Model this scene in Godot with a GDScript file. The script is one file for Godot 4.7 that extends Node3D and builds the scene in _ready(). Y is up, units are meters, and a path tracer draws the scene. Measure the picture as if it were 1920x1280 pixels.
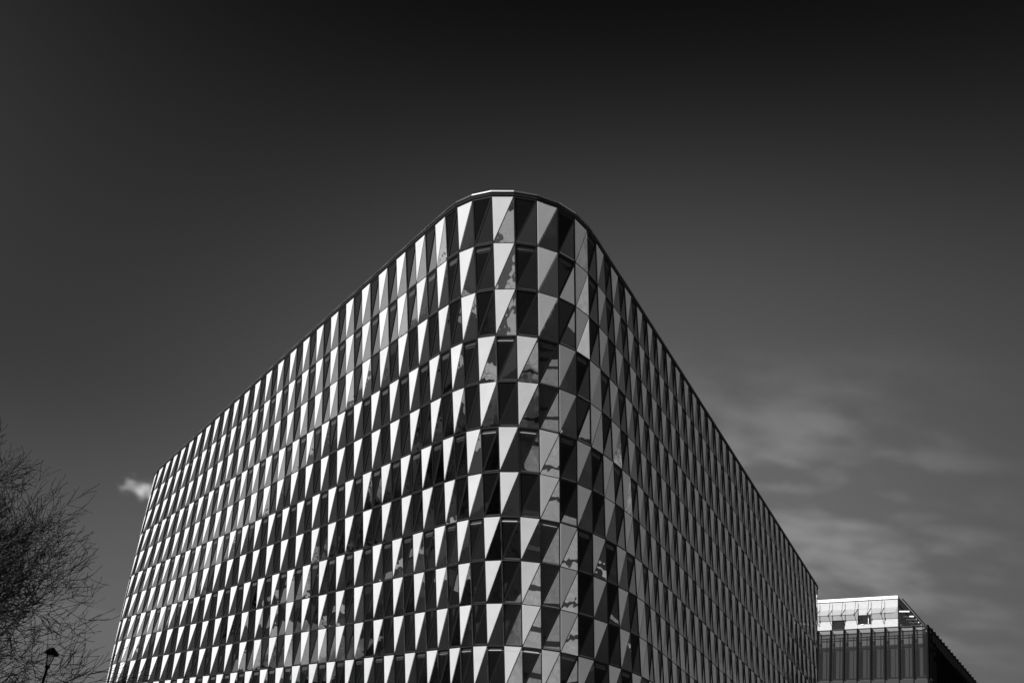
extends Node3D
# A black-and-white photograph of a leaning glass office block with triangular cladding, under a dark spring sky.
# Plan coordinates (x to the right, d forward) are in modules of 1.15 m; P(k, j) is the crossing of column line k and row line j.

const S := 1.15                      # metres in one module
const EYE := 1.6
const PITCH := 0.45004
const ROLL := 0.14839
const FOCAL := 1.735898              # focal length over half the picture's height, doubled: 2221.95 / 1280
const TOP := 26.48545                # top row line above the eye, in modules
const ROW := 1.5489                  # height of a row, in modules
const KL := -60                      # first and last column lines
const KR := 77
const JN := 17                       # number of rows down to the plinth
const SLABS := [1, 3, 5, 7, 10, 12, 14, 16]
const MOST := 300                    # pieces of a kind built one by one

# plan of the column lines -3 .. 11 round the corner: start, change per row, change per row squared / 10
const CORNER := [
	[-3.6108, 43.5765, 0.3431, 0.9932, -0.008, 0.2372], [-3.1168, 42.738, 0.3488, 1.0307, -0.0071, 0.2181], [-2.4867, 42.0228, 0.3428, 1.0521, 0.0001, 0.2068],
	[-1.7052, 41.5016, 0.3321, 1.0559, 0.006, 0.2002], [-0.8053, 41.2627, 0.3175, 1.0295, 0.0115, 0.2145], [0.1519, 41.2974, 0.2994, 0.9935, 0.0199, 0.2349],
	[1.0508, 41.6037, 0.296, 0.9706, 0.0196, 0.2328], [1.829, 42.2195, 0.3005, 0.9207, 0.0211, 0.2505], [2.4547, 43.0555, 0.314, 0.8583, 0.0233, 0.2702],
	[2.9626, 43.9578, 0.3324, 0.8132, 0.027, 0.2707], [3.4065, 44.8426, 0.3565, 0.7957, 0.0234, 0.2491], [3.8479, 45.7089, 0.3731, 0.7966, 0.0209, 0.2128],
	[4.2861, 46.5582, 0.3823, 0.7934, 0.0218, 0.1907], [4.7358, 47.4159, 0.3783, 0.7738, 0.0305, 0.1978], [5.1505, 48.2287, 0.3811, 0.7919, 0.0257, 0.1669]]

var M := {}
var rng := RandomNumberGenerator.new()
var used := {}
var cam: Camera3D


# ---------------------------------------------------------------- helpers
func numbered(called: String, where: Node) -> String:
	var key := str(where.get_instance_id()) + called
	used[key] = used.get(key, 0) + 1
	return called if used[key] == 1 else "%s_%03d" % [called, used[key] - 1]


func tag(o: Node3D, label := "", category := "", group := "", kind := "") -> Node3D:
	if label: o.set_meta("label", label)
	if category: o.set_meta("category", category)
	if group: o.set_meta("group", group)
	if kind: o.set_meta("kind", kind)
	return o


func base(called: String, where: Vector3, parent: Node = self) -> Node3D:
	var o := Node3D.new()
	o.name = numbered(called, parent)
	parent.add_child(o, true)
	o.position = where
	return o


func mb() -> SurfaceTool:
	var st := SurfaceTool.new()
	st.begin(Mesh.PRIMITIVE_TRIANGLES)
	return st


func build(st: SurfaceTool, called: String, m: Material, parent: Node = self) -> MeshInstance3D:
	var o := MeshInstance3D.new()
	o.name = numbered(called, parent)
	o.mesh = st.commit()
	o.material_override = m
	parent.add_child(o, true)
	return o


func tri(st: SurfaceTool, a: Vector3, b: Vector3, c: Vector3, n: Vector3) -> void:
	var g := (c - a).cross(b - a)
	if g.length_squared() < 1e-14: return
	g = g.normalized()
	if g.dot(n) < 0.0:
		var t := b
		b = c
		c = t
		g = -g
	for v in [a, b, c]:
		st.set_normal(g)
		st.add_vertex(v)


func quad(st: SurfaceTool, a: Vector3, b: Vector3, c: Vector3, d: Vector3, n: Vector3) -> void:
	tri(st, a, b, c, n)
	tri(st, a, c, d, n)


func box(st: SurfaceTool, o: Vector3, u: Vector3, v: Vector3, w: Vector3) -> void:
	# a box with a corner at o and edges u, v, w
	var c := o + (u + v + w) * 0.5
	var p := [o, o + u, o + u + v, o + v, o + w, o + u + w, o + u + v + w, o + v + w]
	for f in [[0, 1, 2, 3], [4, 5, 6, 7], [0, 1, 5, 4], [3, 2, 6, 7], [0, 3, 7, 4], [1, 2, 6, 5]]:
		var m: Vector3 = (p[f[0]] + p[f[2]]) * 0.5 - c
		quad(st, p[f[0]], p[f[1]], p[f[2]], p[f[3]], m)


func bar(st: SurfaceTool, a: Vector3, b: Vector3, n: Vector3, wide: float, deep: float) -> void:
	# a bar from a to b whose front face looks along n
	var t := (b - a).normalized()
	var s := t.cross(n).normalized()
	var q := s.cross(t).normalized()
	box(st, a - s * wide * 0.5 - q * deep, b - a, s * wide, q * deep)


func tube(st: SurfaceTool, pts: Array, rads: Array, sides := 6) -> void:
	var rings := []
	var side := Vector3.ZERO
	for i in pts.size():
		var t: Vector3 = (pts[mini(i + 1, pts.size() - 1)] - pts[maxi(i - 1, 0)]).normalized()
		if i == 0:
			side = t.cross(Vector3.UP if absf(t.y) < 0.9 else Vector3.RIGHT).normalized()
		else:
			side = (side - t * side.dot(t)).normalized()
		var up := t.cross(side)
		var ring := []
		for k in sides:
			var a := TAU * k / sides
			ring.append((side * cos(a) + up * sin(a)))
		rings.append(ring)
	for i in pts.size() - 1:
		for k in sides:
			var k2 := (k + 1) % sides
			var q := [[i, k], [i, k2], [i + 1, k2], [i, k], [i + 1, k2], [i + 1, k]]
			for e in q:
				var n: Vector3 = rings[e[0]][e[1]]
				st.set_normal(n)
				st.add_vertex(pts[e[0]] + n * float(rads[e[0]]))
	if rads[-1] > 0.03:
		for k in sides:
			tri(st, pts[-1], pts[-1] + rings[-1][k] * rads[-1], pts[-1] + rings[-1][(k + 1) % sides] * rads[-1], pts[-1] - pts[-2])


func shrink(t: Array, by: float) -> Array:
	# the triangle with every edge moved inwards by that much
	var a: float = t[1].distance_to(t[2])
	var b: float = t[2].distance_to(t[0])
	var c: float = t[0].distance_to(t[1])
	var p := a + b + c
	var centre: Vector3 = (t[0] * a + t[1] * b + t[2] * c) / p
	var r: float = (t[1] - t[0]).cross(t[2] - t[0]).length() / p
	var k := maxf(1.0 - by / r, 0.05)
	return [centre + (t[0] - centre) * k, centre + (t[1] - centre) * k, centre + (t[2] - centre) * k]


func slab_tri(st: SurfaceTool, t: Array, n: Vector3, inset: float, front: float, back: float, bevel := 0.008) -> void:
	# a triangular sheet with a bevelled front edge
	var o := shrink(t, inset)
	var f := shrink(t, inset + bevel)
	var q := []
	var m := []
	var z := []
	for i in 3:
		q.append(f[i] + n * front)
		m.append(o[i] + n * (front - bevel))
		z.append(o[i] + n * back)
	var c: Vector3 = (q[0] + q[1] + q[2]) / 3.0
	tri(st, q[0], q[1], q[2], n)
	for i in 3:
		var e := (i + 1) % 3
		var out: Vector3 = (q[i] + q[e]) * 0.5 - c
		quad(st, q[i], q[e], m[e], m[i], out.normalized() + n)
		quad(st, m[i], m[e], z[e], z[i], out)


func ring_tri(st: SurfaceTool, t: Array, n: Vector3, outer: float, inner: float, front: float, back: float) -> void:
	# a triangular window frame: a flat ring and the reveal behind it
	var o := shrink(t, outer)
	var f := shrink(t, inner)
	var c: Vector3 = (t[0] + t[1] + t[2]) / 3.0
	for i in 3:
		var e := (i + 1) % 3
		quad(st, o[i] + n * front, o[e] + n * front, f[e] + n * front, f[i] + n * front, n)
		quad(st, f[i] + n * front, f[e] + n * front, f[e] + n * back, f[i] + n * back, c - (f[i] + f[e]) * 0.5)
		quad(st, o[i] + n * front, o[e] + n * front, o[e] + n * back, o[i] + n * back, (f[i] + f[e]) * 0.5 - c)


# ---------------------------------------------------------------- the plan of the leaning block
func sq(j: float) -> float:
	return j * j / 10.0 if j <= 11.0 else 12.1 + 2.2 * (j - 11.0)


func walk(p: Vector2, angle: float, length: float, arcs: Array) -> Vector2:
	# from p along arcs [[radius, turn in radians], ...], then straight on
	for a in arcs:
		var r: float = a[0]
		var full: float = absf(a[1]) * r
		var go := minf(length, full)
		var turn: float = signf(a[1]) * go / r
		var chord := 2.0 * r * sin(absf(turn) * 0.5)
		p += Vector2.from_angle(angle + turn * 0.5) * chord
		angle += turn
		length -= go
		if length <= 0.0: return p
	return p + Vector2.from_angle(angle) * length


func plan(k: float, j: float) -> Vector2:
	var q := sq(j)
	if k >= -3.0 and k <= 11.0:
		var i := int(round(k)) + 3
		var c: Array = CORNER[i]
		return Vector2(c[0] + c[2] * j + c[4] * q, c[1] + c[3] * j + c[5] * q)
	if k < 0.0:
		var a := -1.10678 + 0.01443 * j + 0.00374 * q
		var o := Vector2(-4.04269 + 0.32968 * j - 0.00293 * q, 44.44142 + 0.96078 * j + 0.24999 * q)
		var w := 1.0 - 0.00981 * j
		var turn := -50.2 + 0.38 * j          # the far end starts to turn here
		if k >= turn: return o + Vector2.from_angle(a) * (k + 4.0) * w
		return walk(o + Vector2.from_angle(a) * (turn + 4.0) * w, a + PI, (turn - k) * w, [[12.0, -0.5], [3.5, -1.5]])
	var b := 1.10273 - 0.00081 * j
	var e := Vector2(5.55114 + 0.3718 * j + 0.02994 * q, 49.03942 + 0.76683 * j + 0.17478 * q)
	var v := 0.81486 * (1.0 - 0.0018 * j)
	var stop := 69.3 - 0.9 * j
	if k <= stop: return e + Vector2.from_angle(b) * (k - 12.0) * v
	return walk(e + Vector2.from_angle(b) * (stop - 12.0) * v, b, (k - stop) * v, [[2.5, 1.5]])


var grid := {}
func P(k: int, j: float) -> Vector3:
	var key := Vector2(k, j)
	if not grid.has(key):
		var p := plan(k, j)
		grid[key] = Vector3(p.x * S, EYE + (TOP - ROW * j) * S, -p.y * S)
	return grid[key]


func out_h(k: int, j: float) -> Vector3:
	# level direction that looks out of the building at a column line
	var t := P(mini(k + 1, KR), j) - P(maxi(k - 1, KL), j)
	return t.cross(Vector3.UP).normalized() * -1.0 if false else Vector3.UP.cross(t).normalized() * -1.0


func seen(p: Vector3) -> Vector2:
	# where a point falls in the picture, 0..1920 by 0..1280
	var l := cam.transform.affine_inverse() * p
	if l.z > -1.0: return Vector2(-9999, -9999)
	return Vector2(960 + 2221.95 * l.x / -l.z, 640 - 2221.95 * l.y / -l.z)


# ---------------------------------------------------------------- materials
func grey(v: float) -> Color:
	return Color(v, v, v).linear_to_srgb()


func noise_tex(freq: float, lo: float, hi: float, size := 512, normal := false, bump := 1.0, oct := 4, seed_ := 1) -> NoiseTexture2D:
	var n := FastNoiseLite.new()
	n.seed = seed_
	n.noise_type = FastNoiseLite.TYPE_SIMPLEX_SMOOTH
	n.frequency = freq
	n.fractal_octaves = oct
	var t := NoiseTexture2D.new()
	t.width = size
	t.height = size
	t.seamless = true
	t.noise = n
	t.as_normal_map = normal
	t.bump_strength = bump
	if not normal:
		var g := Gradient.new()
		g.colors = PackedColorArray([Color(lo, lo, lo), Color(hi, hi, hi)])
		t.color_ramp = g
	return t


func mat(called: String, v: float, rough: float, metal := 0.0) -> StandardMaterial3D:
	var m := StandardMaterial3D.new()
	m.resource_name = called
	m.albedo_color = grey(v)
	m.roughness = rough
	m.metallic = metal
	M[called] = m
	return m


func textured(m: StandardMaterial3D, t: Texture2D, per_metre: float) -> void:
	m.albedo_texture = t
	m.uv1_triplanar = true
	m.uv1_world_triplanar = true
	m.uv1_scale = Vector3.ONE * per_metre


func materials() -> void:
	var fine := noise_tex(0.02, 0.82, 1.0, 512, false, 1.0, 5, 3)
	var coarse := noise_tex(0.008, 0.55, 1.0, 512, false, 1.0, 5, 8)
	for i in 4:
		textured(mat("white%d" % i, [0.80, 0.78, 0.82, 0.765][i], 0.42), noise_tex(0.012, 0.93, 1.0, 256, false, 1.0, 4, 40 + i), 0.21 + 0.05 * i)
	# coated glass over a dark back: slightly wavy, as toughened glass is
	var wave := noise_tex(0.008, 0, 1, 512, true, 6.0, 2, 11)
	for i in 3:
		var g := mat("spandrel%d" % i, [0.70, 0.64, 0.73][i], 0.012, 1.0)
		g.normal_enabled = true
		g.normal_texture = wave
		g.normal_scale = 0.12
		g.uv1_triplanar = true
		g.uv1_world_triplanar = true
		g.uv1_scale = Vector3.ONE * 0.35
		g.uv1_offset = Vector3.ONE * 0.37 * i
	# clear upper panes and more mirroring lower panes of the windows
	for i in 4:
		var g := mat("pane%d" % i, [0.01, 0.012, 0.45, 0.40][i], 0.015, [0.0, 0.0, 1.0, 1.0][i])
		g.metallic_specular = 0.36
		if i < 2: g.transparency = BaseMaterial3D.TRANSPARENCY_ALPHA
		g.albedo_color.a = [0.72, 0.68, 1.0, 1.0][i]
		g.normal_enabled = true
		g.normal_texture = wave
		g.normal_scale = 0.02
		g.uv1_triplanar = true
		g.uv1_world_triplanar = true
		g.uv1_scale = Vector3.ONE * 0.35
	mat("frame", 0.018, 0.6, 0.0)
	M.frame.metallic_specular = 0.35
	mat("fin", 0.008, 0.9)
	M.fin.metallic_specular = 0.15
	mat("backing", 0.05, 0.85)
	mat("coping", 0.5, 0.33, 1.0)
	textured(mat("inside", 0.28, 0.9), fine, 0.4)
	mat("slab", 0.28, 0.9)
	mat("blind", 0.78, 0.7)
	textured(mat("roofing", 0.12, 0.9), coarse, 0.1)
	textured(mat("concrete", 0.22, 0.85), fine, 0.3)
	textured(mat("asphalt", 0.045, 0.85), fine, 0.5)
	textured(mat("paving", 0.52, 0.8), fine, 0.2)
	textured(mat("grass", 0.027, 0.95), noise_tex(0.008, 0.0, 1.0, 1024, false, 1.0, 6, 77), 0.012)
	mat("paint", 0.75, 0.6)
	textured(mat("bark", 0.08, 0.9), coarse, 1.5)
	mat("twig", 0.10, 0.85)
	mat("iron", 0.02, 0.5, 0.4)
	textured(mat("timber", 0.03, 0.8), coarse, 2.0)
	textured(mat("white_wall", 0.43, 0.6), noise_tex(0.02, 0.92, 1.0, 256, false, 1.0, 4, 61), 0.3)
	mat("white_trim", 0.8, 0.4)
	mat("needle", 0.03, 0.9)
	var sg := mat("screen_glass", 0.015, 0.03, 0.0)
	sg.transparency = BaseMaterial3D.TRANSPARENCY_ALPHA
	sg.albedo_color.a = 0.62
	sg.metallic_specular = 0.35
	var ag := mat("awning_glass", 0.5, 0.15)
	ag.transparency = BaseMaterial3D.TRANSPARENCY_ALPHA
	ag.albedo_color.a = 0.45
	mat("dark_glass", 0.015, 0.05, 0.0)
	textured(mat("inner_wall", 0.16, 0.6), fine, 0.3)
	mat("lamp_glass", 0.3, 0.2)
	M.lamp_glass.transparency = BaseMaterial3D.TRANSPARENCY_ALPHA
	M.lamp_glass.albedo_color.a = 0.25


# ---------------------------------------------------------------- sky
func sky_image() -> Image:
	var w := 3072
	var h := 1536
	var data := PackedFloat32Array()
	data.resize(w * h * 3)
	var n1 := FastNoiseLite.new()
	n1.seed = 5
	n1.frequency = 1.0
	n1.fractal_octaves = 5
	n1.noise_type = FastNoiseLite.TYPE_SIMPLEX_SMOOTH
	var sun_az := deg_to_rad(-130.0)
	var sun_el := deg_to_rad(23.0)
	var puffs := [[-16.1, 15.5, 0.62, 0.85], [-16.9, 15.55, 0.62, 0.6], [64.0, 12.0, 2.2, 0.7], [-118.0, 11.0, 2.0, 0.8], [150.0, 13.0, 2.4, 0.7], [100.0, 10.0, 1.8, 0.6]]
	for y in h:
		var el := PI * (0.5 - (y + 0.5) / h)
		var e := rad_to_deg(el)
		for x in w:
			var az := wrapf(TAU * (x + 0.5) / w, -PI, PI)
			var v := 0.10
			if e > -1.0:
				var ee := maxf(e, 0.0)
				v = 0.003 + 0.046 * exp(-pow(ee / 33.0, 5.0)) + 0.108 * exp(-ee / 9.0)
				v += 0.050 * pow(0.5 + 0.5 * cos(3.0 * (az - 0.09)), 3.0) * exp(-pow(ee / 34.0, 6.0))      # faint high veil
				var cg := sin(el) * sin(sun_el) + cos(el) * cos(sun_el) * cos(az - sun_az)
				var g := rad_to_deg(acos(clampf(cg, -1, 1)))
				v *= 1.0 - 0.5 * smoothstep(9.0, 21.0, e) * exp(-pow((g - 95.0) / 14.0, 2.0))      # clear sky is darkest square to the sun
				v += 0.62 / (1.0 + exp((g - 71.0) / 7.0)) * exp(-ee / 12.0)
				# thin drifting cloud, plus an unseen bright deck added to light the right face
				if e < 45.0:
					var dx := cos(el) * sin(az)
					var dz := -cos(el) * cos(az)
					var hgt := sin(maxf(el, 0.0)) + 0.10
					var a := 0.65 * n1.get_noise_3d(dx / hgt * 1.8, dz / hgt * 3.0, 3.0) + 0.7 * n1.get_noise_3d(dx / hgt * 5.5 + 3.0, dz / hgt * 8.0, 5.0)
					var b := n1.get_noise_3d(dx / hgt * 0.25 + 7.0, dz / hgt * 0.35, 9.0)
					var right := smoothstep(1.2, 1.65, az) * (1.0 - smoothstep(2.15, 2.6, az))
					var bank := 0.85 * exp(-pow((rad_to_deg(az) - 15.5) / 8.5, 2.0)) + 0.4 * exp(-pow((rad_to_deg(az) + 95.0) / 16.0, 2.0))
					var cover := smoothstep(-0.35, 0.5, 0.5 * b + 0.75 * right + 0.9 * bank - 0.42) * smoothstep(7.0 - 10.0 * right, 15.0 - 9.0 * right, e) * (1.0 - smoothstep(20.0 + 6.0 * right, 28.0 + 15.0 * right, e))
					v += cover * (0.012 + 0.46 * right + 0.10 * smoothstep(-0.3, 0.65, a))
					for p in puffs:
						var da := (rad_to_deg(az) - float(p[0])) / float(p[2])
						var de := (e - float(p[1])) / (float(p[2]) * 0.55)
						var rr := da * da + de * de
						if rr < 6.0:
							var f := n1.get_noise_3d(rad_to_deg(az) * 1.7, e * 2.8, 21.0)
							v += float(p[3]) * 0.30 * smoothstep(0.1, 0.85, exp(-rr) + 0.95 * f * exp(-rr * 0.3))
			var i := (y * w + x) * 3
			data[i] = v
			data[i + 1] = v
			data[i + 2] = v
	return Image.create_from_data(w, h, false, Image.FORMAT_RGBF, data.to_byte_array())


func camera_and_light() -> void:
	cam = Camera3D.new()
	cam.name = "camera"
	cam.fov = rad_to_deg(2.0 * atan(640.0 / 2221.95))
	cam.near = 0.2
	cam.far = 3000.0
	cam.transform = Transform3D(Basis(Vector3.RIGHT, PITCH) * Basis(Vector3.BACK, ROLL), Vector3(0, EYE, 0))
	add_child(cam)
	cam.current = true

	var env := Environment.new()
	env.background_mode = Environment.BG_SKY
	var sky := Sky.new()
	var sm := PanoramaSkyMaterial.new()
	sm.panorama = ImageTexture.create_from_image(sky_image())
	sky.sky_material = sm
	env.sky = sky
	env.tonemap_mode = Environment.TONE_MAPPER_LINEAR
	env.tonemap_exposure = 1.2
	env.sdfgi_enabled = true
	env.ssao_enabled = true
	env.ssil_enabled = true
	var we := WorldEnvironment.new()
	we.name = "world_environment"
	we.environment = env
	add_child(we)

	var sun := DirectionalLight3D.new()
	sun.name = "sun"
	sun.light_energy = 1.6
	sun.light_angular_distance = 0.5
	sun.shadow_enabled = true
	add_child(sun)
	var az := deg_to_rad(-130.0)
	var el := deg_to_rad(23.0)
	var s := Vector3(cos(el) * sin(az), sin(el), -cos(el) * cos(az))
	sun.look_at_from_position(s * 100.0, Vector3.ZERO, Vector3.UP)


# ---------------------------------------------------------------- ground
func sheet(called: String, m: Material, pts: Array, y: float) -> MeshInstance3D:
	var st := mb()
	var poly := PackedVector2Array(pts)
	var idx := Geometry2D.triangulate_polygon(poly)
	for i in range(0, idx.size(), 3):
		var a := poly[idx[i]]
		var b := poly[idx[i + 1]]
		var c := poly[idx[i + 2]]
		tri(st, Vector3(a.x, y, -a.y), Vector3(b.x, y, -b.y), Vector3(c.x, y, -c.y), Vector3.UP)
	var o := build(st, called, m)
	o.set_meta("kind", "structure")
	return o


func ground() -> void:
	sheet("ground", M.grass, [Vector2(-900, -900), Vector2(900, -900), Vector2(900, 900), Vector2(-900, 900)], 0.0)
	# streets before and beside the block (plan coordinates: right, forward)
	sheet("road", M.asphalt, [Vector2(-260, -6), Vector2(260, 2), Vector2(260, 16), Vector2(-260, 8)], 0.004)
	sheet("side_road", M.asphalt, [Vector2(-16, 9), Vector2(-7, 9.5), Vector2(-80, 190), Vector2(-92, 190)], 0.008)
	sheet("plaza", M.paving, [Vector2(-9, 27), Vector2(26, 25), Vector2(27, 38), Vector2(15, 41), Vector2(26, 46), Vector2(24, 54), Vector2(12, 62), Vector2(-7, 64), Vector2(-6, 53), Vector2(3, 51), Vector2(-4, 40)], 0.012)
	sheet("pavement", M.paving, [Vector2(-30, 12), Vector2(-15, 14), Vector2(-17, 24), Vector2(-18, 34), Vector2(-25, 34), Vector2(-24, 22), Vector2(-29, 19)], 0.016)
	sheet("car_park", M.paving, [Vector2(-122, 119), Vector2(-86, 107), Vector2(-80, 116), Vector2(-112, 134)], 0.012)
	sheet("path", M.paving, [Vector2(-36, 86), Vector2(-34, 89), Vector2(-74, 116), Vector2(-76, 112)], 0.016)
	sheet("bounce_paving", M.paving, [Vector2(85, -60), Vector2(190, -60), Vector2(190, 60), Vector2(85, 30)], 0.012)  # unseen pale ground, added to bounce sunlight onto the right facade
	for q in [[-30, 44, -95, 58, 1.6], [-38, 58, -64, 112, 1.3], [-70, 50, -112, 98, 1.8], [-46, 70, -130, 80, 1.2], [-24, 66, -40, 82, 1.4], [28, 30, 78, 62, 1.5], [44, 18, 60, 78, 1.2], [-84, 64, -150, 96, 2.6]]:
		var a := Vector2(q[0], q[1])
		var b := Vector2(q[2], q[3])
		var across := (b - a).orthogonal().normalized() * float(q[4]) * 0.5
		var side := (b - a).orthogonal().normalized() * float(q[4]) * 3.0
		sheet("footpath", M.paving, [a - across, a.lerp(b, 0.4) - across + side * 0.6, b - across, b + across, a.lerp(b, 0.4) + across + side * 0.6, a + across], 0.026)
	for i in 11:                      # dark bands laid across the pale plaza
		var z := 27.5 + 3.3 * i
		sheet("paving_band", M.asphalt, [Vector2(-4.5, z), Vector2(23, z - 1.6 + 0.3 * (i % 3)), Vector2(23, z - 1.25 + 0.3 * (i % 3)), Vector2(-4.5, z + 0.35)], 0.02)
	sheet("lane", M.asphalt, [Vector2(-26.5, 16), Vector2(-25.2, 16), Vector2(-18.6, 33), Vector2(-19.8, 33)], 0.022)


# ---------------------------------------------------------------- the leaning block
func cell_tris(k: int, j: int) -> Array:
	var a := P(k, j)
	var b := P(k + 1, j)
	var c := P(k + 1, j + 1)
	var d := P(k, j + 1)
	var n1 := (d - a).cross(b - a).normalized()
	var n2 := (c - b).cross(d - b).normalized() * -1.0
	var out := out_h(k, j)
	if n1.dot(out) < 0: n1 = -n1
	if n2.dot(out) < 0: n2 = -n2
	return [[a, b, d], n1, [b, c, d], n2]


func is_white(k: int, j: int) -> bool:
	var odd := posmod(k, 2) == 1
	if j <= 2: return not odd
	if j <= 4: return odd
	if j <= 6: return not odd
	if j <= 9: return odd
	if j <= 12: return not odd
	return odd


func jitter(t: Array, n: Vector3, amount: float) -> Array:
	return [t[0] + n * rng.randf_range(-amount, amount), t[1] + n * rng.randf_range(-amount, amount), t[2] + n * rng.randf_range(-amount, amount)]


func window_frame(st: SurfaceTool, c: Array) -> void:
	ring_tri(st, c[0], c[1], 0.008, 0.042, 0.012, -0.035)
	ring_tri(st, c[2], c[3], 0.008, 0.042, 0.012, -0.035)


func blind_bar(st: SurfaceTool, k: int, j: int) -> void:
	# a drawn-up blind just behind the upper pane, along its top
	var a := P(k, j)
	var u := P(k + 1, j) - a
	var v := P(k, j + 1) - a
	var n := u.cross(v).normalized()
	if n.dot(out_h(k, j)) < 0.0: n = -n
	box(st, a + u * 0.13 + v * 0.085 - n * 0.06, u * 0.66, v * 0.085, -n * 0.04)


func sill_bar(st: SurfaceTool, k: int, j: int, n: Vector3) -> void:
	var a := P(k, j + 0.968)
	var b := P(k + 1, j + 0.968)
	bar(st, a.lerp(b, 0.09) + n * 0.016, a.lerp(b, 0.94) + n * 0.016, n, 0.028, 0.02)


func block() -> void:
	var o := base("office_building", Vector3.ZERO)
	tag(o, "leaning office block with rounded corner, clad in white triangles and dark glass", "building")
	# which cells the picture shows, the largest first
	var cells := []
	for j in range(0, JN):
		for k in range(KL, KR):
			if k < -57 or k > 74: continue
			var pa := [seen(P(k, j)), seen(P(k + 1, j)), seen(P(k + 1, j + 1)), seen(P(k, j + 1))]
			var area := 0.0
			for i in 4: area += pa[i].cross(pa[(i + 1) % 4])
			var m: Vector2 = (pa[0] + pa[1] + pa[2] + pa[3]) * 0.25
			var inside := m.x > -10 and m.x < 1930 and m.y > 0 and m.y < 1300
			var front := area > 0.0
			cells.append([area if inside and front else 0.0, k, j])
	cells.sort_custom(func(p, q): return p[0] > q[0])
	var rest_white := mb()
	var rest_glass := mb()
	var rest_frame := mb()
	var rest_pane := mb()
	var rest_blind := mb()
	var rest_pane_low := mb()
	var n_white := 0
	var n_window := 0
	var backing := mb()
	for e in cells:
		var k: int = e[1]
		var j: int = e[2]
		rng.seed = hash(Vector2i(k, j))
		var c := cell_tris(k, j)
		var h := out_h(k, j)
		if is_white(k, j):
			quad(backing, P(k, j) - h * 0.14, P(k + 1, j) - h * 0.14, P(k + 1, j + 1) - h * 0.14, P(k, j + 1) - h * 0.14, h)
			var up: Array = jitter(c[0], c[1], 0.003)
			var lo: Array = jitter(c[2], c[3], 0.0065)
			if n_white < MOST and e[0] > 0.0:
				n_white += 1
				var st := mb()
				slab_tri(st, up, c[1], 0.02, 0.02, -0.03)
				build(st, "white_panel", M["white%d" % rng.randi_range(0, 3)], o)
				st = mb()
				slab_tri(st, lo, c[3], 0.018, 0.016, -0.02, 0.004)
				build(st, "mirror_panel", M["spandrel%d" % rng.randi_range(0, 2)], o)
			else:
				slab_tri(rest_white, up, c[1], 0.02, 0.02, -0.03)
				slab_tri(rest_glass, lo, c[3], 0.018, 0.016, -0.02, 0.004)
		else:
			var up: Array = shrink(jitter(c[0], c[1], 0.0045), 0.035)
			var lo: Array = shrink(jitter(c[2], c[3], 0.005), 0.035)
			if n_window < MOST and e[0] > 0.0:
				n_window += 1
				var win := base("window", Vector3.ZERO, o)
				var st := mb()
				window_frame(st, c)
				build(st, "frame", M.frame, win)
				st = mb()
				sill_bar(st, k, j, c[3])
				build(st, "sill", M.coping, win)
				for g in [[up, c[1], 0], [lo, c[3], 2]]:
					st = mb()
					var t: Array = g[0]
					var n: Vector3 = g[1]
					tri(st, t[0] - n * 0.02, t[1] - n * 0.02, t[2] - n * 0.02, n)
					build(st, "pane", M["pane%d" % (int(g[2]) + rng.randi_range(0, 1))], win)
				if SLABS.has(j):
					st = mb()
					blind_bar(st, k, j)
					build(st, "blind", M.blind, win)
			else:
				window_frame(rest_frame, c)
				tri(rest_pane, up[0] - c[1] * 0.02, up[1] - c[1] * 0.02, up[2] - c[1] * 0.02, c[1])
				tri(rest_pane_low, lo[0] - c[3] * 0.02, lo[1] - c[3] * 0.02, lo[2] - c[3] * 0.02, c[3])
				if SLABS.has(j): blind_bar(rest_blind, k, j)
	tag(build(rest_white, "white_panels", M.white0, o), "", "", "", "stuff")
	tag(build(rest_glass, "mirror_panels", M.spandrel0, o), "", "", "", "stuff")
	tag(build(rest_frame, "window_frames", M.frame, o), "", "", "", "stuff")
	tag(build(rest_pane, "window_panes", M.pane0, o), "", "", "", "stuff")
	tag(build(rest_pane_low, "lower_panes", M.pane2, o), "", "", "", "stuff")
	tag(build(rest_blind, "blinds", M.blind, o), "", "", "", "stuff")
	build(backing, "backing_wall", M.backing, o)
	# mullions run up each column line, transoms along each row line
	for k in range(-57, 75):
		var st := mb()
		for j in range(0, JN):
			bar(st, P(k, j), P(k, j + 1), out_h(k, j + 0.5), 0.05, 0.12)
		build(st, "mullion", M.frame, o)
	for j in range(0, JN + 1):
		var st := mb()
		for k in range(-57, 74):
			var n := (out_h(k, j) + out_h(k + 1, j)).normalized()
			bar(st, P(k, j) + n * 0.004, P(k + 1, j) + n * 0.004, n, 0.055, 0.11)
		build(st, "transom", M.frame, o)
	# roof edge: dark fascia and bright metal coping
	var fascia := mb()
	var coping := mb()
	for k in range(KL, KR):
		var a0 := P(k, -0.085)
		var b0 := P(k + 1, -0.085)
		var a1 := P(k, -0.02)
		var b1 := P(k + 1, -0.02)
		var na := out_h(k, 0)
		var nb := out_h(k + 1, 0)
		var nm := (na + nb).normalized()
		quad(fascia, a0 + na * 0.04, b0 + nb * 0.04, b1 + nb * 0.04, a1 + na * 0.04, nm)
		quad(fascia, a1 + na * 0.04, b1 + nb * 0.04, b1 - nb * 0.2, a1 - na * 0.2, Vector3.DOWN)
		var y := Vector3(0, 0.075, 0)
		quad(coping, a0 + na * 0.085, b0 + nb * 0.085, b0 + nb * 0.08 + y, a0 + na * 0.08 + y, nm)
		quad(coping, a0 + na * 0.085, b0 + nb * 0.085, b0 - nb * 0.1, a0 - na * 0.1, Vector3.DOWN)
		quad(coping, a0 + na * 0.08 + y, b0 + nb * 0.08 + y, b0 - nb * 0.5 + y, a0 - na * 0.5 + y, Vector3.UP)
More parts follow.
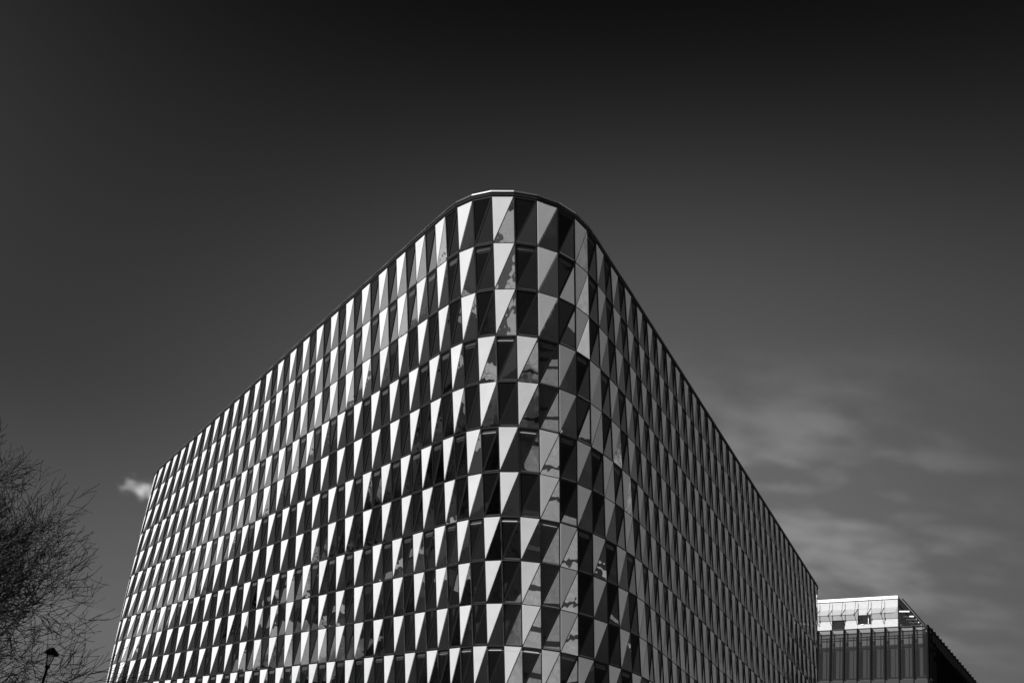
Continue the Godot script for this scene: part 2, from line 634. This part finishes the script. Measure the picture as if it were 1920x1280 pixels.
	build(fascia, "fascia", M.frame, o)
	build(coping, "coping", M.coping, o)
	# roof, rear wall, plinth, floors and core
	var poly := PackedVector2Array()
	for k in range(KL, KR + 1):
		var p := P(k, 0) - out_h(k, 0) * 0.3
		poly.append(Vector2(p.x, p.z))
	var st := mb()
	var idx := Geometry2D.triangulate_polygon(poly)
	var ry := P(0, 0).y + 0.1
	for i in range(0, idx.size(), 3):
		tri(st, Vector3(poly[idx[i]].x, ry, poly[idx[i]].y), Vector3(poly[idx[i + 1]].x, ry, poly[idx[i + 1]].y), Vector3(poly[idx[i + 2]].x, ry, poly[idx[i + 2]].y), Vector3.UP)
	build(st, "roof", M.roofing, o)
	st = mb()
	for j in range(0, JN):
		var q := Vector3(0, 0, -1)
		quad(st, P(KL, j), P(KR, j), P(KR, j + 1), P(KL, j + 1), q)
		for k in range(KL, -57): quad(st, P(k, j), P(k + 1, j), P(k + 1, j + 1), P(k, j + 1), out_h(k, j))
		for k in range(74, KR): quad(st, P(k, j), P(k + 1, j), P(k + 1, j + 1), P(k, j + 1), out_h(k, j))
	build(st, "rear_wall", M.backing, o)
	st = mb()
	for k in range(KL, KR):
		var a := P(k, JN)
		var b := P(k + 1, JN)
		quad(st, a, b, Vector3(b.x, -0.2, b.z), Vector3(a.x, -0.2, a.z), out_h(k, JN))
	build(st, "plinth", M.concrete, o)
	st = mb()
	for j in SLABS:
		for k in range(-57, 74):
			var na := out_h(k, j)
			var nb := out_h(k + 1, j)
			var d := Vector3(0, -0.22, 0)
			var a := P(k, j) - na * 0.18
			var b := P(k + 1, j) - nb * 0.18
			var a2 := P(k, j) - na * 3.0
			var b2 := P(k + 1, j) - nb * 3.0
			quad(st, a, b, b2, a2, Vector3.UP)
			quad(st, a + d, b + d, b2 + d, a2 + d, Vector3.DOWN)
			quad(st, a, b, b + d, a + d, na)
	build(st, "floor_slabs", M.slab, o)
	st = mb()
	for j in range(0, JN):
		for k in range(-57, 74):
			quad(st, P(k, j) - out_h(k, j) * 2.9, P(k + 1, j) - out_h(k + 1, j) * 2.9, P(k + 1, j + 1) - out_h(k + 1, j + 1) * 2.9, P(k, j + 1) - out_h(k, j + 1) * 2.9, out_h(k, j))
	build(st, "core_wall", M.inside, o)


# ---------------------------------------------------------------- the building behind, on the right
func far_building() -> void:
	var H := 33.211 + EYE
	var c := Vector3(47.241, H, -121.113)
	var f := Vector3(-0.68976, 0, -0.72403)       # along the front, away from the corner
	var s := Vector3(0.5455, 0, -0.8381)          # along the side
	var fn := Vector3(-0.72403, 0, 0.68976)       # outwards
	var sn := Vector3(0.8381, 0, 0.5455)
	var o := base("glass_building", Vector3(c.x, 0, c.z))
	o.position = Vector3.ZERO
	tag(o, "distant glass-screened building with a white rooftop storey, right of the block", "building")
	var down := Vector3.DOWN
	var fl := 29.0
	var sl := 60.0
	# inner walls behind the screen
	var st := mb()
	var i0 := c - fn * 0.95 - sn * 0.95 + down * 0.30
	quad(st, i0, i0 + f * fl, i0 + f * fl + down * 33.0, i0 + down * 33.0, fn)
	quad(st, i0, i0 + s * sl, i0 + s * sl + down * 33.0, i0 + down * 33.0, sn)
	build(st, "inner_wall", M.inner_wall, o)
	st = mb()
	quad(st, i0 + fn * 0.02, i0 + f * fl + fn * 0.02, i0 + f * fl + fn * 0.02 + down * 1.6, i0 + fn * 0.02 + down * 1.6, fn)
	build(st, "upstand", M.white_wall, o)
	st = mb()
	quad(st, i0, i0 + f * fl, i0 + f * fl + s * sl, i0 + s * sl, Vector3.UP)
	build(st, "roof", M.white_wall, o)
	st = mb()
	box(st, i0 + Vector3(0, 0.02, 0), f * fl, -fn * 0.25, Vector3(0, 0.25, 0))
	build(st, "parapet", M.white_wall, o)
	# glass screen
	st = mb()
	for i in 19:
		var a := c + f * (0.0 if i == 0 else 1.524 + 1.6 * (i - 1))
		var b := c + f * (1.524 + 1.6 * i)
		for lev in 6:
			var p := mb()
			var y0 := down * (0.06 + 5.6 * lev)
			var y1 := down * (5.55 + 5.6 * lev)
			quad(p, a + f * 0.07 + y0, b - f * 0.07 + y0, b - f * 0.07 + y1, a + f * 0.07 + y1, fn)
			build(p, "screen_pane", M.screen_glass, o)
	for i in 39:
		var a := c + s * (1.5 * i)
		var p := mb()
		quad(p, a + s * 0.07 + down * 0.06, a + s * 1.43 + down * 0.06, a + s * 1.43 + down * 32.0, a + s * 0.07 + down * 32.0, sn)
		build(p, "screen_pane", M.screen_glass, o)
	# fins and rails
	for i in 20:
		var p := mb()
		var a := c + f * (0.0 if i == 0 else 1.524 + 1.6 * (i - 1))
		box(p, a - f * 0.07 + fn * 0.12, f * 0.14, -fn * 0.34, down * 32.0)
		build(p, "fin", M.fin, o)
		if i > 0:
			var b := mb()
			var q := a + f * 0.0 - fn * 0.22
			var pts := []
			var rad := []
			for t in 7:
				var u := t / 6.0
				pts.append(q - fn * (0.62 * sin(u * PI * 0.5)) + down * (0.12 + 1.25 * (1.0 - cos(u * PI * 0.5))))
				rad.append(0.045)
			tube(b, pts, rad, 5)
			box(b, q - fn * 0.70 - f * 0.14 + down * 1.25, f * 0.28, fn * 0.3, down * 0.4)
			build(b, "bracket", M.frame, o)
	for i in range(1, 40):
		var p := mb()
		var a := c + s * (1.5 * i)
		box(p, a - s * 0.05 + sn * 0.22 + Vector3(0, 0.02, 0), s * 0.10, -sn * 0.44, down * 32.0)
		build(p, "fin", M.fin, o)
	var rails := [[0.0, 0.10, 0.0], [0.86, 0.07, -0.3], [1.78, 0.06, -0.5], [1.96, 0.06, -0.5], [5.25, 0.10, -0.3], [5.6, 0.5, 0.05], [11.2, 0.5, 0.05], [16.8, 0.5, 0.05], [22.4, 0.5, 0.05], [28.0, 0.5, 0.05]]
	for r in rails:
		var p := mb()
		box(p, c + fn * (0.04 + r[2]) + down * r[0], f * fl, -fn * 0.12, down * r[1])
		box(p, c + fn * 0.002 + sn * (0.04 + r[2]) + down * r[0], s * sl, -sn * 0.12, down * r[1])
		build(p, "rail", M.frame, o)
	var sill := mb()
	box(sill, c - fn * 0.35 + down * 5.38, f * fl, -fn * 0.5, down * 0.2)
	build(sill, "sill", M.concrete, o)
	# floors behind the inner wall: window bands with lighter posts
	for lev in 5:
		for i in 18:
			var p := mb()
			var a := i0 + fn * 0.03 + f * (0.35 + 1.6 * i) + down * (1.9 + 5.6 * lev)
			quad(p, a, a + f * 0.62, a + f * 0.62 + down * 3.0, a + down * 3.0, fn)
			build(p, "window", M.dark_glass, o)
			p = mb()
			box(p, a + f * 0.72 + Vector3(0, 1.5, 0), f * 0.07, fn * 0.12, down * 5.0)
			box(p, a + f * 1.08 + Vector3(0, 1.5, 0), f * 0.05, fn * 0.10, down * 5.0)
			build(p, "inner_post", M.concrete if i % 3 == 1 else M.frame, o)
	# corner post
	var post := mb()
	box(post, c - fn * 0.95 - sn * 0.93, f * 0.45, s * 0.45, down * 33.0)
	build(post, "corner_post", M.concrete, o)
	# rooftop storey
	var H2 := 37.211 + EYE
	var a2 := Vector3(46.011, H2, -126.317)
	var g := Vector3(-0.7261, 0, -0.68758)
	var gn := Vector3(-0.68758, 0, 0.7261)
	var t := Vector3(0.5499, 0, -0.83523)
	var tn := Vector3(0.83523, 0, 0.5499)
	var bay := 1.545
	st = mb()
	quad(st, a2, a2 + t * 22.0, a2 + t * 22.0 + down * 4.6, a2 + down * 4.6, tn)
	build(st, "side_wall", M.dark_glass, o)
	st = mb()
	quad(st, a2 + Vector3(0, 0.1, 0), a2 + g * 24 + Vector3(0, 0.1, 0), a2 + g * 24 + t * 22 + Vector3(0, 0.1, 0), a2 + t * 22 + Vector3(0, 0.1, 0), Vector3.UP)
	build(st, "rooftop", M.roofing, o)
	var n_bay := 15
	for i in n_bay:
		var x0 := 0.0 + bay * i
		# each bay in three courses of panel, a course left out where a window is
		var courses := [[0.2, 1.12], [1.14, 2.28], [2.30, 4.4]]
		for ci in 3:
			var y0: float = courses[ci][0]
			var y1: float = courses[ci][1]
			if i == 2 and ci == 1: y1 = 1.80
			if i == 2 and ci == 2: y0 = 2.86
			if i == 4 and ci == 2: y0 = 3.34
			var p := mb()
			box(p, a2 + g * (x0 + 0.012) + down * y0, g * (bay - 0.024), -gn * 0.12, down * (y1 - y0))
			build(p, "wall_panel", M.white_wall, o)
	var back := mb()
	quad(back, a2 - gn * 0.2 + down * 0.1, a2 - gn * 0.2 + g * 24 + down * 0.1, a2 - gn * 0.2 + g * 24 + down * 4.6, a2 - gn * 0.2 + down * 4.6, gn)
	build(back, "backing_wall", M.inner_wall, o)
	for wdw in [[2, 1.82, 2.84], [4, 2.32, 3.32]]:
		var w := base("window", Vector3.ZERO, o)
		var p := mb()
		var q: Vector3 = a2 + g * (bay * float(wdw[0]) + 0.06) - gn * 0.08
		quad(p, q + down * wdw[1], q + g * (bay - 0.12) + down * wdw[1], q + g * (bay - 0.12) + down * wdw[2], q + down * wdw[2], gn)
		build(p, "pane", M.dark_glass, w)
		p = mb()
		box(p, q + down * wdw[1] + gn * 0.0, g * (bay - 0.12), gn * 0.05, down * 0.05)
		box(p, q + down * (wdw[2] - 0.05), g * (bay - 0.12), gn * 0.05, down * 0.05)
		build(p, "frame", M.frame, w)
		if wdw[0] == 2:
			p = mb()
			box(p, q + g * 0.22 + gn * 0.02 + down * 2.0, g * 0.06, gn * 0.04, down * 0.8)
			box(p, q + g * 0.75 + gn * 0.06 + down * 2.86, g * 0.35, gn * 0.12, down * 0.1)
			build(p, "sash", M.white_trim, w)
	var cap := mb()
	box(cap, a2 + gn * 0.16 + Vector3(0, 0.12, 0) - g * 0.05, g * 24.0, -gn * 0.4, down * 0.32)
	build(cap, "fascia", M.white_trim, o)
	# sloping glass awning with hangers
	for i in n_bay:
		if i == 2: continue
		var p := mb()
		var q := a2 + g * (bay * i + 0.03) + down * 1.10
		quad(p, q + gn * 0.02, q + g * (bay - 0.06) + gn * 0.02, q + g * (bay - 0.06) + gn * 0.85 + down * 0.85, q + gn * 0.85 + down * 0.85, gn + Vector3.UP)
		build(p, "awning_pane", M.awning_glass, o)
	for i in range(1, n_bay):
		var q := a2 + g * (bay * i) + down * 1.1
		var p := mb()
		tube(p, [q + gn * 0.02, q + gn * 0.88 + down * 0.88], [0.035, 0.035], 5)
		tube(p, [q + gn * 0.88 + down * 0.88, q + gn * 0.5 + Vector3(0, 0.85, 0)], [0.022, 0.022], 5)
		tube(p, [q + gn * 0.88 + down * 0.88, q + gn * 0.1 + down * 1.8], [0.03, 0.03], 5)
		box(p, q + gn * 0.84 + down * 0.76 - g * 0.07, g * 0.14, gn * 0.14, down * 0.25)
		build(p, "awning_bracket", M.iron, o)
	var edge := mb()
	tube(edge, [a2 + gn * 0.9 + down * 1.98, a2 + g * bay * 2 + gn * 0.9 + down * 1.98], [0.03, 0.03], 5)
	build(edge, "awning_rail", M.iron, o)
	edge = mb()
	tube(edge, [a2 + g * bay * 3 + gn * 0.9 + down * 1.98, a2 + g * bay * 15 + gn * 0.9 + down * 1.98], [0.03, 0.03], 5)
	build(edge, "awning_rail", M.iron, o)
	# outriggers along the side
	for i in 7:
		var p := mb()
		var q := a2 + t * (0.3 + (0.0 if i == 0 else 0.8) + 1.25 * i) + down * 1.45
		box(p, q, tn * 1.15, t * 0.16, down * 0.12)
		build(p, "outrigger", M.white_trim, o)
	var sr := mb()
	tube(sr, [a2 + tn * 0.5 + down * 0.2, a2 + tn * 0.5 + t * 22 + down * 0.2], [0.06, 0.06], 6)
	build(sr, "roof_rail", M.iron, o)


# ---------------------------------------------------------------- trees
var twigs: SurfaceTool
func grow(p: Vector3, dir: Vector3, length: float, rad: float, depth: int, limbs: Array, lift: float) -> void:
	var n := 5 if depth <= 2 else 4
	var pts := [p]
	var rads := [rad]
	var d := dir.normalized()
	var marks := []
	for i in n:
		d = (d + Vector3(rng.randf_range(-1, 1), rng.randf_range(-1, 1), rng.randf_range(-1, 1)) * 0.33 + Vector3.UP * lift).normalized()
		p += d * (length / n)
		pts.append(p)
		rads.append(maxf(rad * (1.0 - 0.62 * (i + 1) / n), 0.006))
		marks.append([p, d, rads[-1]])
	if depth <= 1:
		var st := mb()
		tube(st, pts, rads, 7)
		limbs.append(st)
	else:
		tube(twigs, pts, rads, 4 if depth == 2 else 3)
	if depth >= 5: return
	var kids: int = [0, 7, 7, 6, 5][depth]
	for i in kids:
		var m: Array = marks[clampi(int(rng.randf_range(0.15, 1.0) * n), 0, n - 1)] if i > 0 else marks[n - 1]
		var md: Vector3 = m[1]
		var side := md.cross(Vector3(rng.randf_range(-1, 1), rng.randf_range(-1, 1), rng.randf_range(-1, 1))).normalized()
		var spread := rng.randf_range(0.45, 1.05) if i > 0 else 0.25
		var nd := (md * cos(spread) + side * sin(spread)).normalized()
		grow(m[0], nd, length * rng.randf_range(0.45, 0.72), maxf(float(m[2]) * 0.72, 0.006), depth + 1, limbs, 0.025 + 0.012 * depth)


func bare_tree(where: Vector3, seed_: int, size: float, n_limbs: int, low: float, label: String) -> Node3D:
	rng.seed = seed_
	var o := base("bare_tree", where)
	tag(o, label, "tree", "bare trees about the block")
	twigs = mb()
	var limbs := []
	var h := 5.2 * size
	var pts := []
	var rads := []
	for i in 9:
		var u := i / 8.0
		pts.append(Vector3(sin(u * 3.0 + seed_) * 0.12, h * u * 1.35, cos(u * 2.3 + seed_) * 0.12) * Vector3(size, 1, size))
		rads.append(0.21 * size * (1.0 - 0.8 * u) + (0.07 * size if i == 0 else 0.0))
	var st := mb()
	tube(st, pts, rads, 10)
	build(st, "trunk", M.bark, o)
	for i in n_limbs:
		var u := lerpf(low, 1.0, float(i) / (n_limbs - 1))
		var at := u * 8.0
		var p: Vector3 = pts[int(at)].lerp(pts[mini(int(at) + 1, 8)], at - int(at))
		var a := i * 2.4 + rng.randf_range(-0.4, 0.4)
		var dir := Vector3(cos(a), lerpf(0.25, 1.5, u) + rng.randf_range(-0.1, 0.2), sin(a))
		var reach := 1.25 if u < 0.62 and cos(a) > 0.2 else 1.0      # the lower limbs reach out over the street
		grow(p, dir, size * lerpf(4.0, 2.7, u) * reach, 0.085 * size * (1.15 - 0.5 * u), 1, limbs, 0.03)
	for l in limbs: build(l, "limb", M.bark, o)
	tag(build(twigs, "crown", M.twig, o), "", "", "", "")
	return o


func conifer(where: Vector3, size: float, seed_: int, label: String) -> void:
	rng.seed = seed_
	var o := base("conifer", where)
	tag(o, label, "tree", "dark conifers along the park")
	var st := mb()
	tube(st, [Vector3.ZERO, Vector3(0, size, 0)], [size * 0.02, 0.01], 6)
	build(st, "trunk", M.bark, o)
	st = mb()
	for i in 420:
		var u := pow(rng.randf(), 0.7)
		var y := size * lerpf(1.0, 0.08, u)
		var r := size * 0.20 * u * rng.randf_range(0.5, 1.1) + 0.05
		var a := rng.randf() * TAU
		var c := Vector3(cos(a) * r, y, sin(a) * r)
		var e := Vector3(cos(a), -0.5, sin(a)) * size * 0.06
		var w := Vector3(-sin(a), 0, cos(a)) * size * 0.035
		tri(st, c - e * 0.6, c + e + w, c + e - w, Vector3.UP)
	build(st, "crown", M.needle, o)


func street_lamp() -> void:
	# a lantern on a slim post before the bare tree
	var o := base("street_lamp", Vector3(-11.02, 0, -33.1))
	tag(o, "slim dark post-top street lantern among the bare branches, lower left", "street lamp")
	var st := mb()
	tube(st, [Vector3.ZERO, Vector3(0, 1.0, 0), Vector3(0, 1.02, 0), Vector3(0, 6.0, 0)], [0.07, 0.065, 0.045, 0.035], 10)
	build(st, "post", M.iron, o)
	st = mb()
	tube(st, [Vector3(0, 5.96, 0), Vector3(0, 6.03, 0)], [0.075, 0.06], 10)
	for i in 4:
		var a := i * PI * 0.5 + 0.4
		var d := Vector3(cos(a), 0, sin(a))
		tube(st, [Vector3(0, 6.0, 0) + d * 0.05, Vector3(0, 6.34, 0) + d * 0.14], [0.011, 0.011], 5)
	build(st, "cage", M.iron, o)
	st = mb()
	tube(st, [Vector3(0, 6.04, 0), Vector3(0, 6.33, 0)], [0.045, 0.125], 12)
	build(st, "glass", M.lamp_glass, o)
	st = mb()
	tube(st, [Vector3(0, 6.32, 0), Vector3(0, 6.36, 0), Vector3(0, 6.44, 0), Vector3(0, 6.50, 0)], [0.20, 0.20, 0.10, 0.03], 12)
	tri(st, Vector3(-0.2, 6.321, -0.2), Vector3(0.2, 6.321, -0.2), Vector3(0, 6.321, 0.2), Vector3.DOWN)
	build(st, "hood", M.iron, o)


func slat_fence() -> void:
	var o := base("slat_fence", Vector3(-7.2, 0, -16.6))
	tag(o, "dark slatted timber fence, only its top edge showing at lower left", "fence")
	var u := Vector3(0.93, 0, 0.10)
	for i in 46:
		var st := mb()
		var p := u * (0.085 * i)
		box(st, p, u * 0.05, Vector3(0, 0, -0.025), Vector3(0, 3.62 - 0.012 * i + 0.03 * sin(i * 2.1), 0))
		build(st, "slat", M.timber, o)
	for y in [0.5, 1.9, 3.0]:
		var st := mb()
		box(st, Vector3(0, y, -0.027), u * 4.0, Vector3(0, 0, -0.05), Vector3(0, 0.1, 0))
		build(st, "rail", M.timber, o)


func _ready() -> void:
	rng.seed = 7
	camera_and_light()
	materials()
	ground()
	block()
	far_building()
	var big := bare_tree(Vector3(-13.5, 0, -26.5), 21, 0.88, 18, 0.30, "large bare tree with dense twigs at the left edge")
	bare_tree(Vector3(-17.6, 0, -52.0), 33, 0.66, 13, 0.30, "smaller bare tree before the block's lower left end")
	var spots := [[-34, 46, 0.4, 1.1, "bare tree on the grass left of the large one, mirrored near the rounded corner"], [-31, 66, 2.2, 0.9, "bare tree behind the large one, off to the left"],
		[-50, 80, 4.0, 1.2, "tall bare tree by the pale path, off to the left"], [-66, 98, 1.3, 1.0, "bare tree at the far end of the pale path"], [-72, 62, 5.1, 1.15, "bare tree standing alone on the wide grass, far left"]]
	for q in spots:
		var t: Node3D = big.duplicate()
		t.name = numbered("bare_tree", self)
		add_child(t)
		t.position = Vector3(q[0], 0, -q[1])
		t.rotation.y = q[2]
		t.scale = Vector3.ONE * q[3]
		t.set_meta("label", q[4])
	street_lamp()
	slat_fence()
	for i in 9:
		conifer(Vector3(-150 + i * 5.5, 0, -58 - i * 11.0), 9.0 + 4.0 * sin(i * 1.7), 100 + i, "dark conifer mirrored in the block's left glass, off to the left")
